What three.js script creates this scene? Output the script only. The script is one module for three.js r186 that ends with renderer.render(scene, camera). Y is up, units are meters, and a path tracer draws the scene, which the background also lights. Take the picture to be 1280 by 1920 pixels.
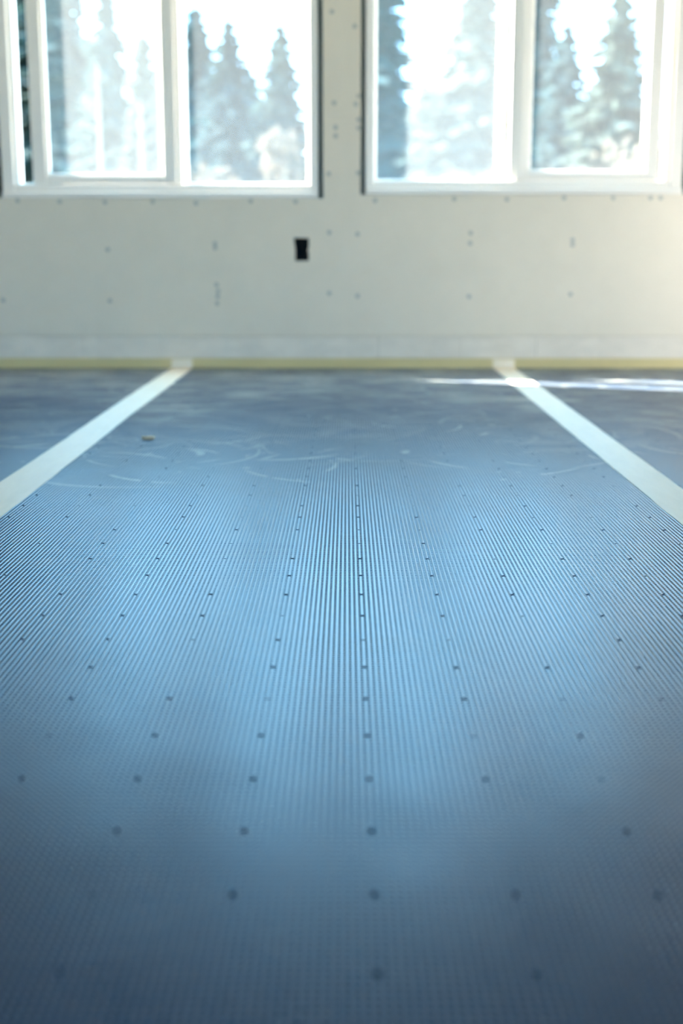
import * as THREE from 'three';
import { RoundedBoxGeometry } from 'three/addons/geometries/RoundedBoxGeometry.js';
import { mergeGeometries } from 'three/addons/utils/BufferGeometryUtils.js';

// ---------------------------------------------------------------- camera, sky, sun, exposure
const scene = new THREE.Scene();
const camera = new THREE.PerspectiveCamera(2 * Math.atan(960 / 2367) * 180 / Math.PI, 1280 / 1920, 0.05, 600);
camera.position.set(0, 0.4516, 0);
camera.rotation.order = 'YXZ';
camera.rotation.set(-11.6 * Math.PI / 180, 0.2371 * Math.PI / 180, 0);
camera.focus = 1.95;
camera.userData.fStop = 2.85;
scene.add(camera);

const renderer = new THREE.WebGLRenderer({ antialias: true });
renderer.toneMapping = THREE.LinearToneMapping;
renderer.toneMappingExposure = 4.1;
renderer.shadowMap.enabled = true;

{ // clear sky: pale at the horizon, blue overhead, the same all round
  const W = 64, H = 256, d = new Float32Array(W * H * 4);
  for (let j = 0; j < H; j++) {
    const el = Math.max(0, ((j + 0.5) / H - 0.5) * 180), k = Math.exp(-el / 8);
    const c = [0.62 + 0.85 * k, 1.82 - 0.05 * k, 2.95 - 0.75 * k];
    for (let i = 0; i < W; i++) { const o = (j * W + i) * 4; d[o] = c[0]; d[o + 1] = c[1]; d[o + 2] = c[2]; d[o + 3] = 1; }
  }
  const sky = new THREE.DataTexture(d, W, H, THREE.RGBAFormat, THREE.FloatType);
  sky.mapping = THREE.EquirectangularReflectionMapping; sky.magFilter = THREE.LinearFilter; sky.needsUpdate = true;
  scene.background = sky; scene.environment = sky;
}
const sun = new THREE.DirectionalLight(0xfff9f0, 27);
sun.name = 'sun';
sun.position.set(-20, 11.6, -5.07 - 8.2); sun.target.position.set(0, 0, -5.07);
sun.castShadow = true; sun.shadow.mapSize.set(2048, 2048);
Object.assign(sun.shadow.camera, { left: -40, right: 40, top: 30, bottom: -30, near: 0.1, far: 120 });
scene.add(sun, sun.target);

// ---------------------------------------------------------------- helpers
let seed = 12345;
const rnd = () => { seed = (seed * 1664525 + 1013904223) >>> 0; return seed / 4294967296; };
const rr = (a, b) => a + (b - a) * rnd();
const hash = (x, y) => { const s = Math.sin(x * 127.1 + y * 311.7) * 43758.5453; return s - Math.floor(s); };
function vnoise(x, y) {
  const i = Math.floor(x), j = Math.floor(y), a = x - i, b = y - j, u = a * a * (3 - 2 * a), v = b * b * (3 - 2 * b);
  return (hash(i, j) * (1 - u) + hash(i + 1, j) * u) * (1 - v) + (hash(i, j + 1) * (1 - u) + hash(i + 1, j + 1) * u) * v;
}
const fbm = (x, y, n = 4) => { let s = 0, a = 0.5, t = 0; for (let k = 0; k < n; k++) { s += a * vnoise(x, y); t += a; x = x * 2.03 + 17; y = y * 2.03 + 9; a *= 0.5; } return s / t; };
const names = {};
const numbered = (n) => { names[n] = (names[n] ?? -1) + 1; return names[n] ? n + '_' + String(names[n]).padStart(3, '0') : n; };
function mesh(name, geo, mat, parent = scene) {
  const m = new THREE.Mesh(geo, mat); m.name = parent === scene ? numbered(name) : name;
  m.castShadow = m.receiveShadow = true; parent.add(m); return m;
}
function group(name, parent = scene) { const g = new THREE.Group(); g.name = parent === scene ? numbered(name) : name; parent.add(g); return g; }
function tag(o, label, category, extra = {}) { o.userData = { label, category, ...extra }; return o; }
function structure(o, label, category) { o.userData = { kind: 'structure', label, category }; return o; }
const place = (g, x, y, z) => g.translate(x, y, z);
// box from its limits; r rounds the edges that catch light
function span(x0, x1, y0, y1, z0, z1, r = 0) {
  const w = x1 - x0, h = y1 - y0, d = z1 - z0;
  const g = r ? new RoundedBoxGeometry(w, h, d, 2, r) : new THREE.BoxGeometry(w, h, d);
  const p = g.attributes.position, n = g.attributes.normal, uv = g.attributes.uv;
  place(g, (x0 + x1) / 2, (y0 + y1) / 2, (z0 + z1) / 2);
  for (let i = 0; i < p.count; i++) { // uv in metres
    const ax = Math.abs(n.getX(i)), ay = Math.abs(n.getY(i)), az = Math.abs(n.getZ(i));
    if (az >= ax && az >= ay) uv.setXY(i, p.getX(i), p.getY(i)); else if (ay >= ax) uv.setXY(i, p.getX(i), p.getZ(i)); else uv.setXY(i, p.getZ(i), p.getY(i));
  }
  return g;
}
const enc = (c) => Math.round(255 * Math.min(1, Math.max(0, c <= 0.0031308 ? c * 12.92 : 1.055 * c ** (1 / 2.4) - 0.055)));
function texture(W, H, f, srgb = true) {
  const d = new Uint8Array(W * H * 4), o = [0, 0, 0];
  for (let j = 0; j < H; j++) for (let i = 0; i < W; i++) {
    f(i, j, o); const k = (j * W + i) * 4;
    for (let c = 0; c < 3; c++) d[k + c] = srgb ? enc(o[c]) : Math.round(255 * Math.min(1, Math.max(0, o[c])));
    d[k + 3] = 255;
  }
  const t = new THREE.DataTexture(d, W, H); if (srgb) t.colorSpace = THREE.SRGBColorSpace;
  t.wrapS = t.wrapT = THREE.RepeatWrapping; t.magFilter = THREE.LinearFilter; t.minFilter = THREE.LinearMipmapLinearFilter; t.generateMipmaps = true; t.needsUpdate = true; return t;
}
const rgb = (r, g, b) => new THREE.Color().setRGB(r, g, b);

// ---------------------------------------------------------------- materials
const mottle = texture(512, 512, (i, j, o) => { const n = 0.94 + 0.06 * fbm(i / 40, j / 40) + 0.03 * (hash(i, j) - 0.5); o[0] = o[1] = o[2] = n; });
const M = {
  drywall: new THREE.MeshStandardMaterial({ color: rgb(0.86, 0.765, 0.635), roughness: 0.95, map: mottle }),
  whitewall: new THREE.MeshStandardMaterial({ color: rgb(0.47, 0.46, 0.455), roughness: 0.95, map: mottle }),
  screw: new THREE.MeshStandardMaterial({ color: rgb(0.32, 0.34, 0.32), roughness: 0.7, metalness: 0.0 }),
  screwHead: new THREE.MeshStandardMaterial({ color: rgb(0.46, 0.48, 0.45), roughness: 0.6 }),
  membrane: new THREE.MeshStandardMaterial({ color: rgb(0.13, 0.19, 0.18), roughness: 0.45 }),
  vinyl: new THREE.MeshPhysicalMaterial({ color: rgb(0.92, 0.86, 0.79), roughness: 0.35 }),
  gasket: new THREE.MeshStandardMaterial({ color: rgb(0.5, 0.5, 0.49), roughness: 0.7 }),
  dusty: new THREE.MeshPhysicalMaterial({ color: rgb(0.96, 0.98, 0.98), roughness: 0.145, transmission: 1, thickness: 0, ior: 1.5, specularIntensity: 0.2 }),
  clean: new THREE.MeshPhysicalMaterial({ color: rgb(0.97, 0.985, 0.98), roughness: 0.115, transmission: 1, thickness: 0, ior: 1.5, specularIntensity: 0.2 }),
  slab: new THREE.MeshStandardMaterial({ color: rgb(0.16, 0.16, 0.155), roughness: 0.9, map: mottle }),
  plate: new THREE.MeshStandardMaterial({ color: rgb(0.78, 0.64, 0.34), roughness: 0.8, map: texture(512, 64, (i, j, o) => { const n = 0.86 + 0.2 * fbm(i / 60, j / 3); o[0] = n; o[1] = n; o[2] = n * 0.98; }) }),
  board: new THREE.MeshStandardMaterial({ color: rgb(0.90, 0.80, 0.68), roughness: 0.6, map: texture(1024, 128, (i, j, o) => { const g = fbm(i / 90, j / 5 + 3 * fbm(i / 200, j / 40)); const n = 0.84 + 0.22 * g; o[0] = o[1] = o[2] = n; }) }),
  tape: new THREE.MeshStandardMaterial({ color: rgb(0.95, 0.83, 0.67), roughness: 0.5, map: texture(256, 1024, (i, j, o) => { const n = 0.93 + 0.09 * fbm(i / 30, j / 60) + 0.02 * (hash(i, j) - 0.5); o[0] = o[1] = n; o[2] = n * (0.97 + 0.03 * fbm(i / 50, j / 50)); }) }),
  box: new THREE.MeshPhysicalMaterial({ color: rgb(0.004, 0.009, 0.014), roughness: 0.8, specularIntensity: 0.3 }),
  wire: new THREE.MeshPhysicalMaterial({ color: rgb(0.012, 0.012, 0.014), roughness: 0.7, specularIntensity: 0.4 }),
  ground: new THREE.MeshStandardMaterial({ color: rgb(0.46, 0.40, 0.29), roughness: 1, map: texture(512, 512, (i, j, o) => { const n = 0.6 + 0.7 * fbm(i / 22, j / 22); o[0] = n; o[1] = n * 1.02; o[2] = n * 0.9; }) }),
  bark: new THREE.MeshStandardMaterial({ color: rgb(0.16, 0.13, 0.10), roughness: 1 }),
  paleBark: new THREE.MeshStandardMaterial({ color: rgb(0.13, 0.12, 0.105), roughness: 1 }),
  siding: new THREE.MeshStandardMaterial({ color: rgb(0.5, 0.52, 0.5), roughness: 0.9 }),
};
M.ground.map.repeat.set(0.2, 0.2);

// ---------------------------------------------------------------- room shell
const ZW = -5.07, XL = -2.35, XR = 1.95, ZR = 3.4, CEIL = 2.44;
structure(mesh('floor', span(XL - 0.2, XR + 0.2, -0.2, -0.014, ZW - 0.16, ZR + 0.2), M.slab), 'bare grey concrete slab under the blue dimpled sheets', 'floor');
structure(mesh('ceiling', span(XL - 0.2, XR + 0.2, CEIL, CEIL + 0.2, ZW - 0.16, ZR + 0.2), M.whitewall), 'bare plasterboard ceiling over the whole room', 'ceiling');
structure(mesh('wall_left', span(XL - 0.16, XL, -0.014, CEIL, ZW - 0.16, ZR + 0.2), M.whitewall), 'pale plasterboard wall on the left side of the room', 'wall');
structure(mesh('wall_right', span(XR, XR + 0.16, -0.014, CEIL, ZW - 0.16, ZR + 0.2), M.whitewall), 'pale plasterboard wall on the right side of the room', 'wall');
{ // wall behind the camera with a wide glazed door
  const g = structure(group('wall_rear'), 'pale plasterboard wall behind the viewer with a wide glazed doorway', 'wall');
  mesh('wall_panel', span(XL, -2.2, -0.014, CEIL, ZR, ZR + 0.16), M.whitewall, g);
  mesh('wall_panel', span(1.8, XR, -0.014, CEIL, ZR, ZR + 0.16), M.whitewall, g);
  mesh('wall_panel', span(-2.2, 1.8, 2.2, CEIL, ZR, ZR + 0.16), M.whitewall, g);
  const d = structure(group('door_1'), 'wide white framed glazed door in the wall behind the viewer', 'door');
  mesh('frame', mergeGeometries([span(-2.2, -2.14, 0, 2.2, ZR + 0.03, ZR + 0.12), span(1.74, 1.8, 0, 2.2, ZR + 0.03, ZR + 0.12), span(-2.14, 1.74, 2.14, 2.2, ZR + 0.03, ZR + 0.12), span(-2.14, 1.74, 0, 0.05, ZR + 0.03, ZR + 0.12)]), M.vinyl, d);
  mesh('mullion', span(-0.24, -0.16, 0.05, 2.14, ZR + 0.03, ZR + 0.12, 0.006), M.vinyl, d);
  mesh('pane', span(-2.14, -0.24, 0.05, 2.14, ZR + 0.07, ZR + 0.074), M.clean, d);
  mesh('pane', span(-0.16, 1.74, 0.05, 2.14, ZR + 0.07, ZR + 0.074), M.clean, d);
}
// the window openings in the far wall: [left, right, bottom, top] of the hole in the plasterboard
const OPEN = [[-1.366, -0.092, 0.662, 2.05], [0.052, 1.326, 0.676, 2.05]];
{
  const g = structure(group('wall_back'), 'grey green plasterboard wall with two sliding windows at the far end', 'wall');
  const zf = ZW - 0.013, zb = ZW - 0.16, [A, B] = OPEN;
  const fr = (x0, x1, y0, y1) => mesh('framing', span(x0, x1, y0, y1, zb, zf), M.membrane, g);
  fr(XL, -0.2085, -0.014, A[2] - 0.002); fr(-0.1495, XR, -0.014, A[2] - 0.002); fr(-0.2085, -0.1495, -0.014, 0.4145); fr(-0.2085, -0.1495, 0.5135, A[2] - 0.002); fr(XL, XR, 2.05, CEIL);
  fr(XL, A[0] - 0.001, A[2] - 0.002, 2.05); fr(A[1] + 0.001, B[0] - 0.001, A[2] - 0.002, 2.05); fr(B[1] + 0.001, XR, A[2] - 0.002, 2.05); fr(B[0], B[1], A[2] - 0.002, B[2] - 0.002);
  const seam = 0.953;
  // bottom edge of a window hole, cut by hand and a little wavy
  const wavy = (s, x0, x1, y, flip) => { const n = 24; for (let k = 0; k <= n; k++) { const t = flip ? 1 - k / n : k / n, x = x0 + (x1 - x0) * t; s.lineTo(x, y + 0.004 * (vnoise(x * 7, y * 50) - 0.6)); } };
  const low = new THREE.Shape();
  low.moveTo(XL, 0.127); low.lineTo(XR, 0.127); low.lineTo(XR, seam); low.lineTo(B[1], seam);
  wavy(low, B[0], B[1], B[2], true); low.lineTo(B[0], seam); low.lineTo(A[1], seam); wavy(low, A[0], A[1], A[2], true); low.lineTo(A[0], seam); low.lineTo(XL, seam);
  const hole = new THREE.Path([[-0.2085, 0.509], [-0.206, 0.49], [-0.2025, 0.463], [-0.203, 0.42], [-0.15, 0.421], [-0.1495, 0.446], [-0.1535, 0.461], [-0.149, 0.476], [-0.1495, 0.508]].map((p) => new THREE.Vector2(...p)));
  low.holes.push(hole);
  const board = (s) => { const e = new THREE.ExtrudeGeometry(s, { depth: 0.013, bevelEnabled: true, bevelSize: 0.0012, bevelThickness: 0.0012, bevelOffset: -0.0012, bevelSegments: 1 }); return e.translate(0, 0, zf - 0.0005); };
  mesh('drywall_panel', board(low), M.drywall, g);
  const up = (x0, x1, y0, y1) => { const s = new THREE.Shape(); s.moveTo(x0, y0); s.lineTo(x1, y0); s.lineTo(x1, y1); s.lineTo(x0, y1); mesh('drywall_panel', board(s), M.drywall, g); };
  up(XL, A[0], seam + 0.0006, CEIL); up(A[1], B[0], seam + 0.0006, CEIL); up(B[1], XR, seam + 0.0006, CEIL);
  up(A[0] + 0.0005, A[1] - 0.0005, 2.05, CEIL); up(B[0] + 0.0005, B[1] - 0.0005, 2.05, CEIL);
  // screws: a dished ring of torn paper with the head inside
  const ring = new THREE.TorusGeometry(0.0068, 0.0017, 6, 16), head = new THREE.CircleGeometry(0.0045, 12);
  const spots = [[33, 376], [112, 378], [197, 379], [286, 378], [367, 381], [470, 377], [554, 378], [202, 468], [403, 457], [403, 465], [206, 564], [6, 563], [406, 534], [409, 546], [408, 556], [407, 569], [617, 436], [617, 550], [703, 376], [851, 373], [950, 374], [1057, 371], [1149, 371], [1219, 371], [1238, 371], [670, 439], [670, 555], [882, 437], [881, 456], [1073, 450], [1073, 459], [879, 556], [1069, 552], [622, 22], [665, 49], [626, 193], [667, 195], [672, 180], [672, 224], [629, 239], [629, 255], [616, 326], [671, 324], [672, 240]];
  const wallPoint = (px, py) => { const v = new THREE.Vector3((px - 640) / 2367, (960 - py) / 2367, -1).applyEuler(camera.rotation), t = ZW / v.z; return [v.x * t, 0.4516 + v.y * t]; };
  for (const [px, py] of spots) {
    const [x, y] = wallPoint(px, py), s = mesh('drywall_screw', ring, M.screw, g); s.position.set(x, y, ZW + 0.0002);
    const c = mesh('screw_head', head, M.screwHead, s); c.position.z = 0.0006;
  }
}
{ // boards along the foot of the wall
  const g = structure(group('baseboard_back'), 'pale grey wooden boards along the foot of the far wall', 'baseboard');
  let x = XL; for (const e of [-1.05, 0.128, 0.452, 0.755, XR]) { mesh('plank', span(x + 0.0006, e - 0.0006, 0.0385, 0.126, ZW - 0.013, ZW + 0.003, 0.0015), M.board, g); x = e; }
  structure(mesh('trim_1', span(XL, XR, -0.014, 0.038, ZW - 0.013, ZW + 0.006, 0.002), M.plate), 'yellow strip between the pale baseboard and the blue sheets', 'trim');
}

// ---------------------------------------------------------------- windows
function slidingWindow(name, label, X, Y0, s0, dustySash, dustyFixed) {
  // X(s) maps a width measured from the sliding side to the room's x
  const g = structure(group(name), label, 'window'), H = 2.04 - Y0, W = 1.233;
  const bar = (nm, s0_, s1, t0, t1, z0, z1, parent = g, m = M.vinyl, r = 0.003) => { const a = X(s0_), b = X(s1); return mesh(nm, span(Math.min(a, b), Math.max(a, b), Y0 + t0, Y0 + t1, ZW + z0, ZW + z1, r), m, parent); };
  // outer frame with a step for the track
  bar('jamb', 0, 0.046, 0, H, -0.105, -0.012); bar('jamb_stop', 0.046, 0.062, 0.04, H - 0.04, -0.105, -0.034);
  bar('jamb', W - 0.034, W, 0, H, -0.105, -0.012);
  bar('head', 0.046, W - 0.034, H - 0.052, H, -0.105, -0.012);
  bar('sill', 0.046, W - 0.034, 0, 0.050, -0.105, -0.016); bar('sill_lip', 0.0, W - 0.004, -0.002, 0.020, -0.03, 0.0035, g, M.vinyl, 0.004);
  bar('track', 0.062, W - 0.034, 0.050, 0.056, -0.072, -0.066, g, M.vinyl, 0.001);
  // dark nailing flange and flashing that close the joint round the frame
  bar('flange', -0.022, 0.002, -0.01, H + 0.01, -0.108, -0.1, g, M.membrane, 0); bar('flange', W - 0.002, W + 0.022, -0.01, H + 0.01, -0.108, -0.1, g, M.membrane, 0);
  // sliding sash in the inner track
  const sash = group('sliding_sash', g), s1 = s0 + 0.585, za = -0.062, zb = -0.030;
  bar('stile', s0, s0 + 0.052, 0.052, H - 0.054, za, zb, sash);
  bar('stile', s1 - 0.074, s1, 0.052, H - 0.054, za, zb, sash);
  bar('interlock', s1 - 0.050, s1 - 0.022, 0.056, H - 0.058, zb - 0.002, zb + 0.008, sash, M.vinyl, 0.002);
  bar('rail', s0 + 0.052, s1 - 0.074, 0.052, 0.084, za, zb, sash);
  bar('rail', s0 + 0.052, s1 - 0.074, H - 0.086, H - 0.054, za, zb, sash);
  bar('glazing_bead', s0 + 0.052, s0 + 0.066, 0.084, H - 0.086, za + 0.004, zb - 0.008, sash);
  bar('glazing_bead', s1 - 0.086, s1 - 0.074, 0.084, H - 0.086, za + 0.004, zb - 0.008, sash);
  bar('glazing_bead', s0 + 0.066, s1 - 0.086, 0.084, 0.092, za + 0.004, zb - 0.008, sash);
  bar('pane', s0 + 0.066, s1 - 0.086, 0.092, H - 0.086, -0.049, -0.046, sash, dustySash, 0);
  // fixed light in the outer track
  const fix = group('fixed_light', g), f0 = 0.688;
  bar('stile', f0, f0 + 0.032, 0.050, H - 0.052, -0.098, -0.068, fix);
  bar('glazing_bead', W - 0.044, W - 0.034, 0.050, H - 0.052, -0.098, -0.072, fix);
  bar('glazing_bead', f0 + 0.032, W - 0.044, 0.050, 0.058, -0.098, -0.072, fix);
  bar('pane', f0 + 0.032, W - 0.044, 0.058, H - 0.052, -0.086, -0.083, fix, dustyFixed, 0);
  return g;
}
slidingWindow('window_1', 'white sliding window left of the pier, its sash slid slightly open', (s) => -1.345 + s, 0.664, 0.117, M.dusty, M.clean);
slidingWindow('window_2', 'white sliding window right of the pier with its sash closed', (s) => 1.305 - s, 0.678, 0.088, M.clean, M.dusty);

// ---------------------------------------------------------------- dimpled floor sheets
const T = 0.1016, PX = T / 16, SX0 = 0.0200 - T / 2, SZ0 = -0.731 + T / 2; // hole columns at SX0 + T(k + 1/2), rows at SZ0 - T(k + 1/2)
const wave = (x, z) => 0.0007 * (fbm(x * 4.5 + 31, z * 3.2 + 11, 3) - 0.5) + 0.0006 * (vnoise(x * 21, z * 12) - 0.5);
// one map for the whole floor: blue grey plastic with arcs of white dust and a few dark rubs
const TX0 = -2.35, TZ0 = -5.1, TW = 4.3, TD = 5.2;
const sheetMap = (() => {
  const W = 1792, H = 2048, dust = new Float32Array(W * H);
  const splat = (x, z, r, a) => {
    const ci = (x - TX0) / TW * W, cj = (z - TZ0) / TD * H, k = W / TW, R = r * k;
    for (let j = Math.max(0, Math.floor(cj - R)); j <= Math.min(H - 1, cj + R); j++) for (let i = Math.max(0, Math.floor(ci - R)); i <= Math.min(W - 1, ci + R); i++) {
      const q = ((i - ci) ** 2 + (j - cj) ** 2) / (R * R); if (q < 1) { const o = j * W + i; dust[o] = Math.max(dust[o], a * (1 - q) * (0.55 + 0.45 * hash(i, j))); }
    }
  };
  const arc = (x, z, r, a0, a1, w, a) => { const n = Math.ceil(r * Math.abs(a1 - a0) / (w * 0.5)) + 2; for (let k = 0; k <= n; k++) { const t = k / n, th = a0 + (a1 - a0) * t, e = Math.sin(Math.PI * t) ** 0.5; if (vnoise(th * 9, r * 60 + x * 7) > 0.22) splat(x + r * Math.cos(th), z + r * Math.sin(th), w * (0.6 + 0.4 * e), a * e); } };
  seed = 77;
  for (let k = 0; k < 900; k++) { // sweeps of a trowel or broom, most of them near the wall
    const z = -5.0 + 2.3 * rnd() ** 1.25, x = rr(-1.7, 1.6), r = rr(0.05, 0.28), a0 = rr(0, 6.28);
    arc(x, z, r, a0, a0 + rr(0.3, 1.3), rr(0.004, 0.014), rr(0.15, 0.6));
  }
  for (let k = 0; k < 500; k++) { const z = -5.03 + 1.9 * rnd() ** 1.3, x = rr(-1.7, 1.6), a0 = rr(0, 6.28); arc(x, z, rr(0.08, 0.3), a0, a0 + rr(0.6, 2), rr(0.02, 0.05), rr(0.06, 0.22)); } // wiped films of dust
  for (let k = 0; k < 500; k++) splat(rr(-1.7, 1.6), -5.05 + 2.6 * rnd() ** 1.2, rr(0.003, 0.008), rr(0.2, 0.6));
  for (let k = 0; k < 14; k++) { const x = rr(-0.6, 0.5), z = rr(-2.6, -0.8); arc(x, z, rr(0.2, 0.6), rr(0, 6), rr(6, 7), rr(0.003, 0.006), 0.04); }
  return texture(W, H, (i, j, o) => {
    const x = TX0 + (i + 0.5) / W * TW, z = TZ0 + (j + 0.5) / H * TD;
    const n = fbm(x * 5, z * 4, 4), m = fbm(x * 1.7 + 40, z * 1.7, 3), s = 0.82 + 0.36 * n;
    let d = dust[j * W + i] * 0.9 + Math.min(1, Math.max(0, (fbm(x * 2, z * 2 + 7, 4) * 2.6 - z - 4.75) * 1.6)) * (0.06 + Math.max(0, fbm(x * 9 + 5, z * 15, 5) - 0.40) * 1.15) + 0.025 * hash(i, j);
    const rub = Math.max(0, fbm(x * 3 + 90, z * 7 + 4, 3) - 0.6) * 1.2; // worn, darker rubs
    const b = [0.006 + 0.005 * (1 - m), 0.036, 0.080 + 0.016 * m];
    for (let c = 0; c < 3; c++) { const v = b[c] * s * (1 - rub); o[c] = v + ([0.52, 0.51, 0.43][c] - v) * Math.min(0.75, d); }
  });
})();
M.sheet = new THREE.MeshPhysicalMaterial({ map: sheetMap, roughness: 0.30, ior: 1.43, flatShading: true, side: THREE.DoubleSide });
const PITW = 0.0033, PITD = 0.0045;
// a field of square dimples sunk between ribs; rows per tile: 13 close by, 7 where they are finer than a pixel
class Field {
  constructor() { this.p = []; this.u = []; this.f = []; }
  v(x, y, z, ux = x, uz = z) { this.p.push(x, y, z); this.u.push((ux - TX0) / TW, (uz - TZ0) / TD); return this.p.length / 3 - 1; }
  q(a, b, c, d) { this.f.push(a, b, c, a, c, d); }
  tile(x0, z1, cols, rows, hole, flat) {
    const PZ = T / rows, pl = PZ * 0.52, hgt = flat ? () => 0 : wave, ub = flat ? [0.9, -1.4] : null;
    const V = (x, y, z) => (ub ? this.v(x, y, z, ub[0], ub[1]) : this.v(x, y, z));
    const rim = [];
    for (let i = 0; i < cols; i++) for (let j = 0; j < rows; j++) {
      const xa = x0 + (i + 0.5) * PX - PITW / 2, xb = xa + PITW, za = z1 - (j + 0.5) * PZ + pl / 2, zb = za - pl;
      const pts = [[xa, za], [xb, za], [xb, zb], [xa, zb]], b = 0.00035;
      const top = pts.map(([x, z]) => V(x, hgt(x, z), z));
      const cx = (xa + xb) / 2, cz = (za + zb) / 2, bot = pts.map(([x, z]) => V(x + Math.sign(cx - x) * b, hgt(x, z) - PITD, z + Math.sign(cz - z) * b));
      for (let k = 0; k < 4; k++) this.q(top[k], bot[k], bot[(k + 1) % 4], top[(k + 1) % 4]);
      this.q(bot[0], bot[3], bot[2], bot[1]);
      rim.push(top);
    }
    const row = (i, j) => rim[i * rows + j];
    for (let i = 0; i < cols; i++) for (let j = 0; j < rows; j++) { // rungs between dimples of one column
      const a = row(i, j);
      if (j + 1 < rows) { const b = row(i, j + 1); this.q(a[3], a[2], b[1], b[0]); }
      const x = [this.p[a[0] * 3], this.p[a[1] * 3]];
      if (j === 0) { const e = x.map((x_) => V(x_, hgt(x_, z1), z1)); this.q(e[0], e[1], a[1], a[0]); }
      if (j === rows - 1) { const e = x.map((x_) => V(x_, hgt(x_, z1 - T), z1 - T)); this.q(a[3], a[2], e[1], e[0]); }
    }
    const mid = (rows - 1) / 2; // the row that carries the tile's hole
    for (let i = 0; i <= cols; i++) { // ribs between columns
      const xa = i ? x0 + (i - 0.5) * PX + PITW / 2 : x0, xb = i < cols ? x0 + (i + 0.5) * PX - PITW / 2 : x0 + cols * PX;
      let pa = V(xa, hgt(xa, z1), z1), pb = V(xb, hgt(xb, z1), z1);
      const xm = i === 0 ? xa : i === cols ? xb : (xa + xb) / 2, crest = (z) => V(xm, hgt(xm, z) + 0.0003, z); // ribs are gently ridged
      let pm = crest(z1);
      const to = (z) => { const a = V(xa, hgt(xa, z), z), b = V(xb, hgt(xb, z), z), m = crest(z); if (i > 0) this.q(pa, pm, m, a); if (i < cols) this.q(pm, pb, b, m); pa = a; pb = b; pm = m; };
      for (let j = 0; j < rows; j++) {
        const zEnd = z1 - (j + 1) * PZ;
        if (hole && i === cols / 2 && j === mid) {
          const zc = z1 - (j + 0.5) * PZ, l = hole === 1 ? 0.0058 : 0.0042, za = zc + l / 2, zb = zc - l / 2, deep = hole === 1 ? 0.011 : 0.0024, k = hole === 1 ? 0.0013 : 0.0002;
          to(za);
          const c = [[xa - k, za], [xb + k, za], [xb + k, zb], [xa - k, zb]], t = c.map(([x, z]) => V(x, hgt(x, z) + (hole === 1 ? 0.0004 : 0), z)), b = c.map(([x, z]) => V(x, hgt(x, z) - deep, z));
          for (let m = 0; m < 4; m++) if (hole === 1 || m % 2 === 0) this.q(t[m], b[m], b[(m + 1) % 4], t[(m + 1) % 4]);
          this.q(b[0], b[3], b[2], b[1]);
          pa = V(xa, hgt(xa, zb), zb); pb = V(xb, hgt(xb, zb), zb); pm = crest(zb);
        }
        to(zEnd);
      }
    }
  }
  build() {
    const g = new THREE.BufferGeometry();
    g.setAttribute('position', new THREE.Float32BufferAttribute(this.p, 3)); g.setAttribute('uv', new THREE.Float32BufferAttribute(this.u, 2));
    g.setIndex(new THREE.Uint32BufferAttribute(this.f, 1)); return g;
  }
}
const plainTile = (() => { const F = new Field(); F.tile(-T / 2, T / 2, 16, 13, 2, true); return F.build(); })();
function sheet(label, xStart, nCols, extra) {
  const g = tag(group('underlay_sheet'), label, 'floor sheet', { group: 'blue dimpled floor sheets' });
  const F = new Field(), far = [];
  for (let r = -40; r < 43; r++) for (let c = 0; c < nCols + (extra ? 1 : 0); c++) {
    const x0 = xStart + c * T, z1 = SZ0 - r * T, zc = z1 - T / 2, xc = x0 + T / 2; if (z1 - T < ZW + 0.006 || z1 > ZR) continue;
    const inView = zc < -0.5 && Math.abs(xc) < 0.29 * -zc + 0.22;
    const n = hash(c * 3.7 + 1 + xStart * 13, r * 5.3 + 2), hole = n < 0.62 ? 1 : n < 0.94 ? 2 : 0;
    if (c === nCols) F.tile(x0, z1, 4, inView ? 7 : 3, 0, false);
    else if (inView) F.tile(x0, z1, 16, zc < -3.35 ? 7 : 13, hole, false);
    else far.push([xc, zc]);
  }
  mesh('dimpled_field', F.build(), M.sheet, g).userData.kind = 'stuff';
  const im = new THREE.InstancedMesh(plainTile, M.sheet, far.length); im.name = 'dimpled_border'; im.userData.kind = 'stuff'; im.castShadow = im.receiveShadow = true;
  far.forEach(([x, z], k) => im.setMatrixAt(k, new THREE.Matrix4().makeTranslation(x, 0, z))); g.add(im);
  // last strip up to the wall, cut plain
  mesh('edge_strip', span(xStart, xStart + nCols * T + (extra ? T / 4 : 0), -0.0036, -0.0004, ZW + 0.006, SZ0 - Math.floor((SZ0 - ZW - 0.006) / T) * T), new THREE.MeshPhysicalMaterial({ color: rgb(0.03, 0.055, 0.08), roughness: 0.35 }), g);
  return g;
}
sheet('blue dimpled plastic floor sheet between the two cream tapes', SX0 - 6 * T, 12, true);
sheet('blue dimpled plastic floor sheet left of the left cream tape', SX0 - 6 * T - 0.003 - 16 * T, 16, false);
sheet('blue dimpled plastic floor sheet right of the right cream tape', SX0 + 6 * T + T / 4 + 0.003, 12, false);

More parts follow.
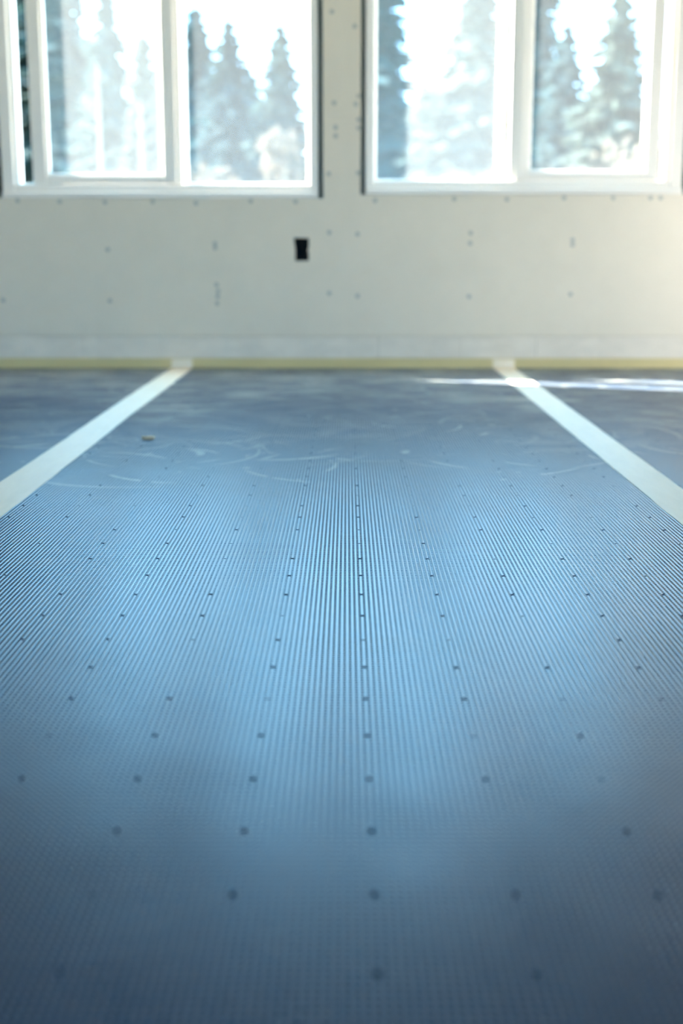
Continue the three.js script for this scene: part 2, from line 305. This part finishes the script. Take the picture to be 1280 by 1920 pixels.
// ---------------------------------------------------------------- tapes over the seams
function tape(label, xa, xb) { // xa, xb: edges as functions of z
  const p = [], u = [], f = [], N = 150, K = 6;
  const path = []; // along the floor, then up the yellow strip
  for (let k = 0; k <= N; k++) path.push([-0.35 - (4.714 - 0.002) * k / N, 0]);
  path.push([ZW + 0.0065, 0.006], [ZW + 0.0065, 0.022], [ZW + 0.0065, 0.036]);
  const ring = (i, under) => {
    const [z, up] = path[i], a = xa(z), b = xb(z), row = [];
    for (let k = 0; k <= K; k++) {
      const t = k / K, x = a + (b - a) * t, y = up ? up : wave(x, z) + 0.0009 + 0.0006 * Math.max(0, fbm(x * 40, z * 30, 2) - 0.5);
      p.push(x, under ? y - 0.0004 : y, under && up ? z - 0.0003 : z); u.push(t, -z); row.push(p.length / 3 - 1);
    }
    return row;
  };
  const top = path.map((_, i) => ring(i, false)), bot = path.map((_, i) => ring(i, true));
  for (let i = 0; i + 1 < path.length; i++) {
    for (let k = 0; k < K; k++) { f.push(top[i][k], top[i][k + 1], top[i + 1][k + 1], top[i][k], top[i + 1][k + 1], top[i + 1][k]); f.push(bot[i][k], bot[i + 1][k + 1], bot[i][k + 1], bot[i][k], bot[i + 1][k], bot[i + 1][k + 1]); }
    f.push(top[i][0], top[i + 1][0], bot[i + 1][0], top[i][0], bot[i + 1][0], bot[i][0], top[i][K], bot[i][K], bot[i + 1][K], top[i][K], bot[i + 1][K], top[i + 1][K]);
  }
  for (const i of [0, path.length - 1]) for (let k = 0; k < K; k++) f.push(top[i][k], bot[i][k], bot[i][k + 1], top[i][k], bot[i][k + 1], top[i][k + 1]);
  const g = new THREE.BufferGeometry(); g.setAttribute('position', new THREE.Float32BufferAttribute(p, 3)); g.setAttribute('uv', new THREE.Float32BufferAttribute(u, 2)); g.setIndex(f); g.computeVertexNormals();
  tag(mesh('seam_tape', g, M.tape), label, 'tape', { group: 'cream tapes over the sheet seams' });
}
const wob = (z, k) => 0.006 * (vnoise(z * 1.7, k) - 0.5) + 0.0016 * (vnoise(z * 9, k + 3) - 0.5);
const lin = (z, x0, x1) => x0 + (x1 - x0) * (z + 5.1) / 2.8; // x0 at the wall, x1 2.8 m nearer
tape('left of the two cream tapes, crossing the floor towards the window with the open sash', (z) => lin(z, -0.703, -0.695) + wob(z, 1), (z) => lin(z, -0.617, -0.603) + wob(z, 8));
tape('right of the two cream tapes, crossed by the sliver of sunlight', (z) => lin(z, 0.583, 0.569) + wob(z, 15), (z) => lin(z, 0.671, 0.653) + wob(z, 22));

{ // crumb of board left on the sheet
  const g = new THREE.IcosahedronGeometry(0.011, 1), p = g.attributes.position;
  for (let i = 0; i < p.count; i++) { const k = 0.7 + 0.6 * hash(Math.round(p.getX(i) * 9000), Math.round(p.getZ(i) * 9000 + p.getY(i) * 5000)); p.setXYZ(i, p.getX(i) * k * 1.5, p.getY(i) * k * 0.45, p.getZ(i) * k); }
  g.computeVertexNormals();
  const c = tag(mesh('debris_crumb', g, new THREE.MeshStandardMaterial({ color: rgb(0.52, 0.44, 0.32), roughness: 0.95 })), 'small tan crumb lying on the sheet right of the left tape', 'debris'); c.position.set(-0.491, 0.0045, -3.09);
}

// ---------------------------------------------------------------- outlet box in the wall
{
  const g = tag(group('outlet_box'), 'open dark electrical box with loose wires in the wall under the windows', 'electrical box');
  const x0 = -0.207, x1 = -0.151, y0 = 0.416, y1 = 0.512, zb = ZW - 0.075, zf = ZW - 0.006, t = 0.0025;
  const hull = mesh('box_shell', mergeGeometries([span(x0, x0 + t, y0, y1, zb, zf), span(x1 - t, x1, y0, y1, zb, zf), span(x0 + t, x1 - t, y0, y0 + t, zb, zf), span(x0 + t, x1 - t, y1 - t, y1, zb, zf), span(x0 + t, x1 - t, y0 + t, y1 - t, zb, zb + t)]), M.box, g);
  for (const y of [y0 + 0.007, y1 - 0.007]) { const e = mesh('screw_boss', new THREE.CylinderGeometry(0.004, 0.004, 0.03, 12).rotateX(Math.PI / 2), M.box, g); e.position.set((x0 + x1) / 2, y, zf - 0.017); }
  for (const [a, b] of [[-0.19, 0.47], [-0.175, 0.455], [-0.17, 0.48]]) {
    const c = new THREE.CatmullRomCurve3([[-0.18, 0.508, zb + 0.02], [a, 0.49, zb + 0.04], [b > 0.47 ? -0.185 : -0.165, b, zb + 0.05], [a + 0.012, 0.44, zb + 0.035], [a, 0.43, zb + 0.02]].map((v) => new THREE.Vector3(...v)));
    mesh('wire', new THREE.TubeGeometry(c, 24, 0.0016, 6), M.wire, g);
  }
}

// ---------------------------------------------------------------- outdoors
structure(mesh('ground', (() => { const g = new THREE.PlaneGeometry(240, 240, 40, 40); g.rotateX(-Math.PI / 2); const p = g.attributes.position, uv = g.attributes.uv; for (let i = 0; i < p.count; i++) { const x = p.getX(i), z = p.getZ(i); p.setY(i, -0.45 - (Math.hypot(x, z) > 8 ? 0.5 * vnoise(x / 9, z / 9) : 0)); uv.setXY(i, x, z); } g.computeVertexNormals(); return g; })(), M.ground), 'dry grassy ground outside the house', 'ground');

const leafMat = (r, g, b) => new THREE.MeshPhysicalMaterial({ color: rgb(r, g, b), roughness: 0.95, transmission: 0.3, thickness: 0, specularIntensity: 0.15, side: THREE.DoubleSide, flatShading: true });
const NEEDLE = [leafMat(0.018, 0.050, 0.056), leafMat(0.028, 0.058, 0.056), leafMat(0.048, 0.068, 0.058)], DRY = leafMat(0.085, 0.066, 0.05);
class Leaves {
  constructor() { this.p = []; }
  blade(c, d, n, l, w) { // a folded diamond of needles: tip, two sides, base
    const s = new THREE.Vector3().crossVectors(d, n).normalize().multiplyScalar(w / 2), a = c.clone().addScaledVector(d, -l / 2), e = c.clone().addScaledVector(d, l / 2), m = c.clone().addScaledVector(n, -w * 0.15);
    const L = m.clone().add(s), R = m.clone().sub(s);
    for (const v of [a, L, e, a, e, R]) this.p.push(v.x, v.y, v.z);
  }
  build() { const g = new THREE.BufferGeometry(); g.setAttribute('position', new THREE.Float32BufferAttribute(this.p, 3)); g.setAttribute('uv', new THREE.Float32BufferAttribute(new Float32Array(this.p.length / 3 * 2), 2)); return g; }
}
const V3 = (x, y, z) => new THREE.Vector3(x, y, z);
function coniferShape(H, R, s) { // spire of drooping whorls
  seed = s; const L = new Leaves(), n = Math.round(H * 4.4);
  for (let k = 0; k < n; k++) {
    const t = (k + rnd()) / n, y = H * (0.05 + 0.95 * t), rad = R * (1 - t) ** 0.8 * rr(0.72, 1.12) + 0.12, m = Math.max(4, Math.round(5 + 6 * (1 - t)));
    for (let b = 0; b < m; b++) {
      const a = (b + rnd()) / m * 6.283, len = rad * rr(0.6, 1.1), droop = rr(0.15, 0.5), q = Math.ceil(len / 0.2);
      for (let j = 0; j < q; j++) for (let side = 0; side < 3; side++) {
        const f = (j + rnd()) / q, rr_ = len * f, aa = a + rr(-0.16, 0.16), c = V3(Math.cos(aa) * rr_, y + 0.15 * len - droop * len * f * f + rr(-0.12, 0.06), Math.sin(aa) * rr_);
        const d = V3(Math.cos(aa + rr(-0.9, 0.9)), rr(-0.6, 0.1), Math.sin(aa + rr(-0.9, 0.9))).normalize();
        L.blade(c, d, V3(rr(-0.4, 0.4), 1, rr(-0.4, 0.4)).normalize(), rr(0.4, 0.75), rr(0.2, 0.4));
      }
    }
  }
  for (let k = 0; k < 16; k++) { // dense inner boughs: ragged skirts round the trunk
    const t = k / 16, y = H * (0.04 + 0.94 * t), r = R * (1 - t) ** 0.85 * 0.72 + 0.05, hgt = H / 16 * 1.9, m = 11;
    const rim = []; for (let b = 0; b < m; b++) { const a = b / m * 6.283 + k, q = r * rr(0.7, 1.2); rim.push(V3(Math.cos(a) * q, y - rr(0, 0.35), Math.sin(a) * q)); }
    for (let b = 0; b < m; b++) for (const v of [V3(0, y + hgt, 0), rim[b], rim[(b + 1) % m]]) L.p.push(v.x, v.y, v.z);
  }
  return L.build();
}
function broadShape(H, R, s, low = 0.1) { // loose rounded crown of several lobes
  seed = s; const L = new Leaves(), lobes = [];
  for (let k = 0; k < 9; k++) { const t = rr(low, 0.9), a = rr(0, 6.28), r = R * rr(0, 0.6) * Math.sin(Math.PI * Math.min(0.95, t + 0.1)); lobes.push([Math.cos(a) * r, H * t, Math.sin(a) * r, R * rr(0.35, 0.6)]); }
  for (const [x, y, z, r] of lobes) for (let k = 0; k < 260; k++) {
    const d = V3(rr(-1, 1), rr(-1, 1), rr(-1, 1)).normalize(), q = r * rnd() ** 0.4;
    L.blade(V3(x + d.x * q, y + d.y * q * 1.1, z + d.z * q), V3(rr(-1, 1), rr(-1, 1), rr(-1, 1)).normalize(), V3(rr(-1, 1), rr(-0.2, 1), rr(-1, 1)).normalize(), rr(0.12, 0.26), rr(0.08, 0.16));
  }
  return L.build();
}
const SPIRES = [coniferShape(12, 2.3, 5), coniferShape(12, 1.9, 6), coniferShape(12, 3.0, 7)], trunkShape = new THREE.CylinderGeometry(0.05, 0.2, 1, 10).translate(0, 0.5, 0);
// px, py: where the top stands in the view; dist: metres away; wide: crown width over the shape's own
function crownAt(px, py, dist) { const v = V3((px - 640) / 2367, (960 - py) / 2367, -1).applyEuler(camera.rotation), t = -dist / v.z; return [v.x * t, 0.4516 + v.y * t, -dist]; }
function conifer(label, px, py, dist, shape, wide, tone, pale) {
  const [x, y, z] = crownAt(px, py, dist), H = y + 0.8, g = tag(group('conifer_tree'), label, 'tree', { group: 'conifers beyond the windows' }), k = H / 12;
  g.position.set(x, -0.8, z); g.rotation.y = px;
  const f = mesh('foliage', SPIRES[shape], NEEDLE[tone], g); f.scale.set(wide * k, k, wide * k);
  const t = mesh('trunk', trunkShape, pale ? M.paleBark : M.bark, g); t.scale.set(0.9, H * 0.97, 0.9);
}
conifer('dark conifer seen through the open slit of the left window', 20, -60, 56, 0, 1.35, 2);
conifer('tall broad conifer filling the left side of the sliding pane', 88, -190, 42, 2, 1.25, 1);
conifer('slender conifer with a pale trunk behind the sliding pane', 198, -15, 34, 1, 1.35, 1, true);
conifer('pale conifer beside the meeting stile of the left window', 268, 66, 28, 1, 1.35, 2, true);
conifer('dark conifer just right of the left window meeting stile', 366, 14, 60, 0, 1.5, 0);
conifer('pointed blue green conifer in the middle of the left fixed pane', 428, 38, 50, 0, 1.4, 0);
conifer('lone conifer with clear sky on its right, near the pier', 526, 46, 41, 0, 1.4, 1);
conifer('tall conifer just right of the pier', 712, -130, 58, 1, 1.5, 1);
conifer('broad grey green conifer filling the fixed pane of the right window', 896, -70, 34, 2, 1.45, 2);
conifer('conifer overlapping the right window meeting stile', 960, -30, 62, 0, 1.3, 1);
conifer('dark green conifer at left of the closed sash pane', 1012, -110, 49, 1, 1.4, 0);
conifer('smaller dark conifer in the middle of the closed sash pane', 1066, 46, 40, 0, 1.35, 0);
conifer('pale conifer at right of the closed sash pane', 1166, -24, 28, 0, 1.5, 2);
conifer('low broad conifer in the gap between taller ones in the left window', 320, 92, 71, 2, 1.6, 1);
conifer('low broad conifer behind the bushes of the left fixed pane', 470, 140, 88, 2, 1.7, 0);
conifer('low broad conifer between the two tall ones right of the pier', 800, 165, 80, 2, 1.7, 1);
conifer('low broad conifer behind the bushes of the closed sash', 1120, 150, 96, 2, 1.7, 1);
conifer('low broad conifer low in the sliding pane of the left window', 150, 95, 100, 2, 1.6, 1);
const CROWN = [broadShape(4, 1.3, 21), broadShape(4, 1.9, 22)];
function bush(label, px, py, dist, shape, wide) {
  const [x, y, z] = crownAt(px, py, dist), H = y + 0.8, g = tag(group('dry_bush'), label, 'bush', { group: 'dry tan bushes beyond the windows' });
  g.position.set(x, -0.8, z); g.rotation.y = px; const k = H / 4.4;
  mesh('foliage', CROWN[shape], DRY, g).scale.set(k * wide, k, k * wide);
  for (let i = 0; i < 4; i++) { const t = mesh('stem', trunkShape, M.bark, g); t.scale.set(0.3, H * 0.7, 0.3); t.rotation.set(0.12 * Math.cos(i * 1.6), 0, 0.12 * Math.sin(i * 1.6)); }
}
bush('tall tan bush in front of the lone conifer near the pier', 528, 190, 26, 0, 0.9);
bush('low tan bush at the left of the left fixed pane', 392, 250, 24, 1, 0.9);
bush('tan bush low in the closed sash pane', 1060, 262, 24, 1, 1.0);
bush('tan bush at the right end of the closed sash pane', 1185, 190, 21, 1, 0.9);
bush('tan bush low in the right window fixed pane', 880, 270, 27, 1, 1.0);

function birch(label, px, py, dist) { // bare pale stem with a few short branches
  const [x, y, z] = crownAt(px, py, dist), H = y + 0.8, g = tag(group('birch_tree'), label, 'tree', { group: 'bare pale stems in front of the conifers' });
  g.position.set(x, -0.8, z);
  mesh('trunk', trunkShape, M.paleBark, g).scale.set(0.24, H, 0.24);
  seed = px; for (let i = 0; i < 7; i++) { const b = mesh('branch', trunkShape, M.paleBark, g), a = rr(0, 6.28); b.position.y = H * rr(0.45, 0.95); b.scale.set(0.04, rr(0.4, 0.9), 0.04); b.rotation.set(Math.cos(a) * 0.9, 0, Math.sin(a) * 0.9); }
}
birch('bare pale stem in the middle of the sliding pane', 182, 120, 22);
birch('shorter bare pale stem near the meeting stile of the left window', 262, 185, 22.5);

renderer.render(scene, camera);
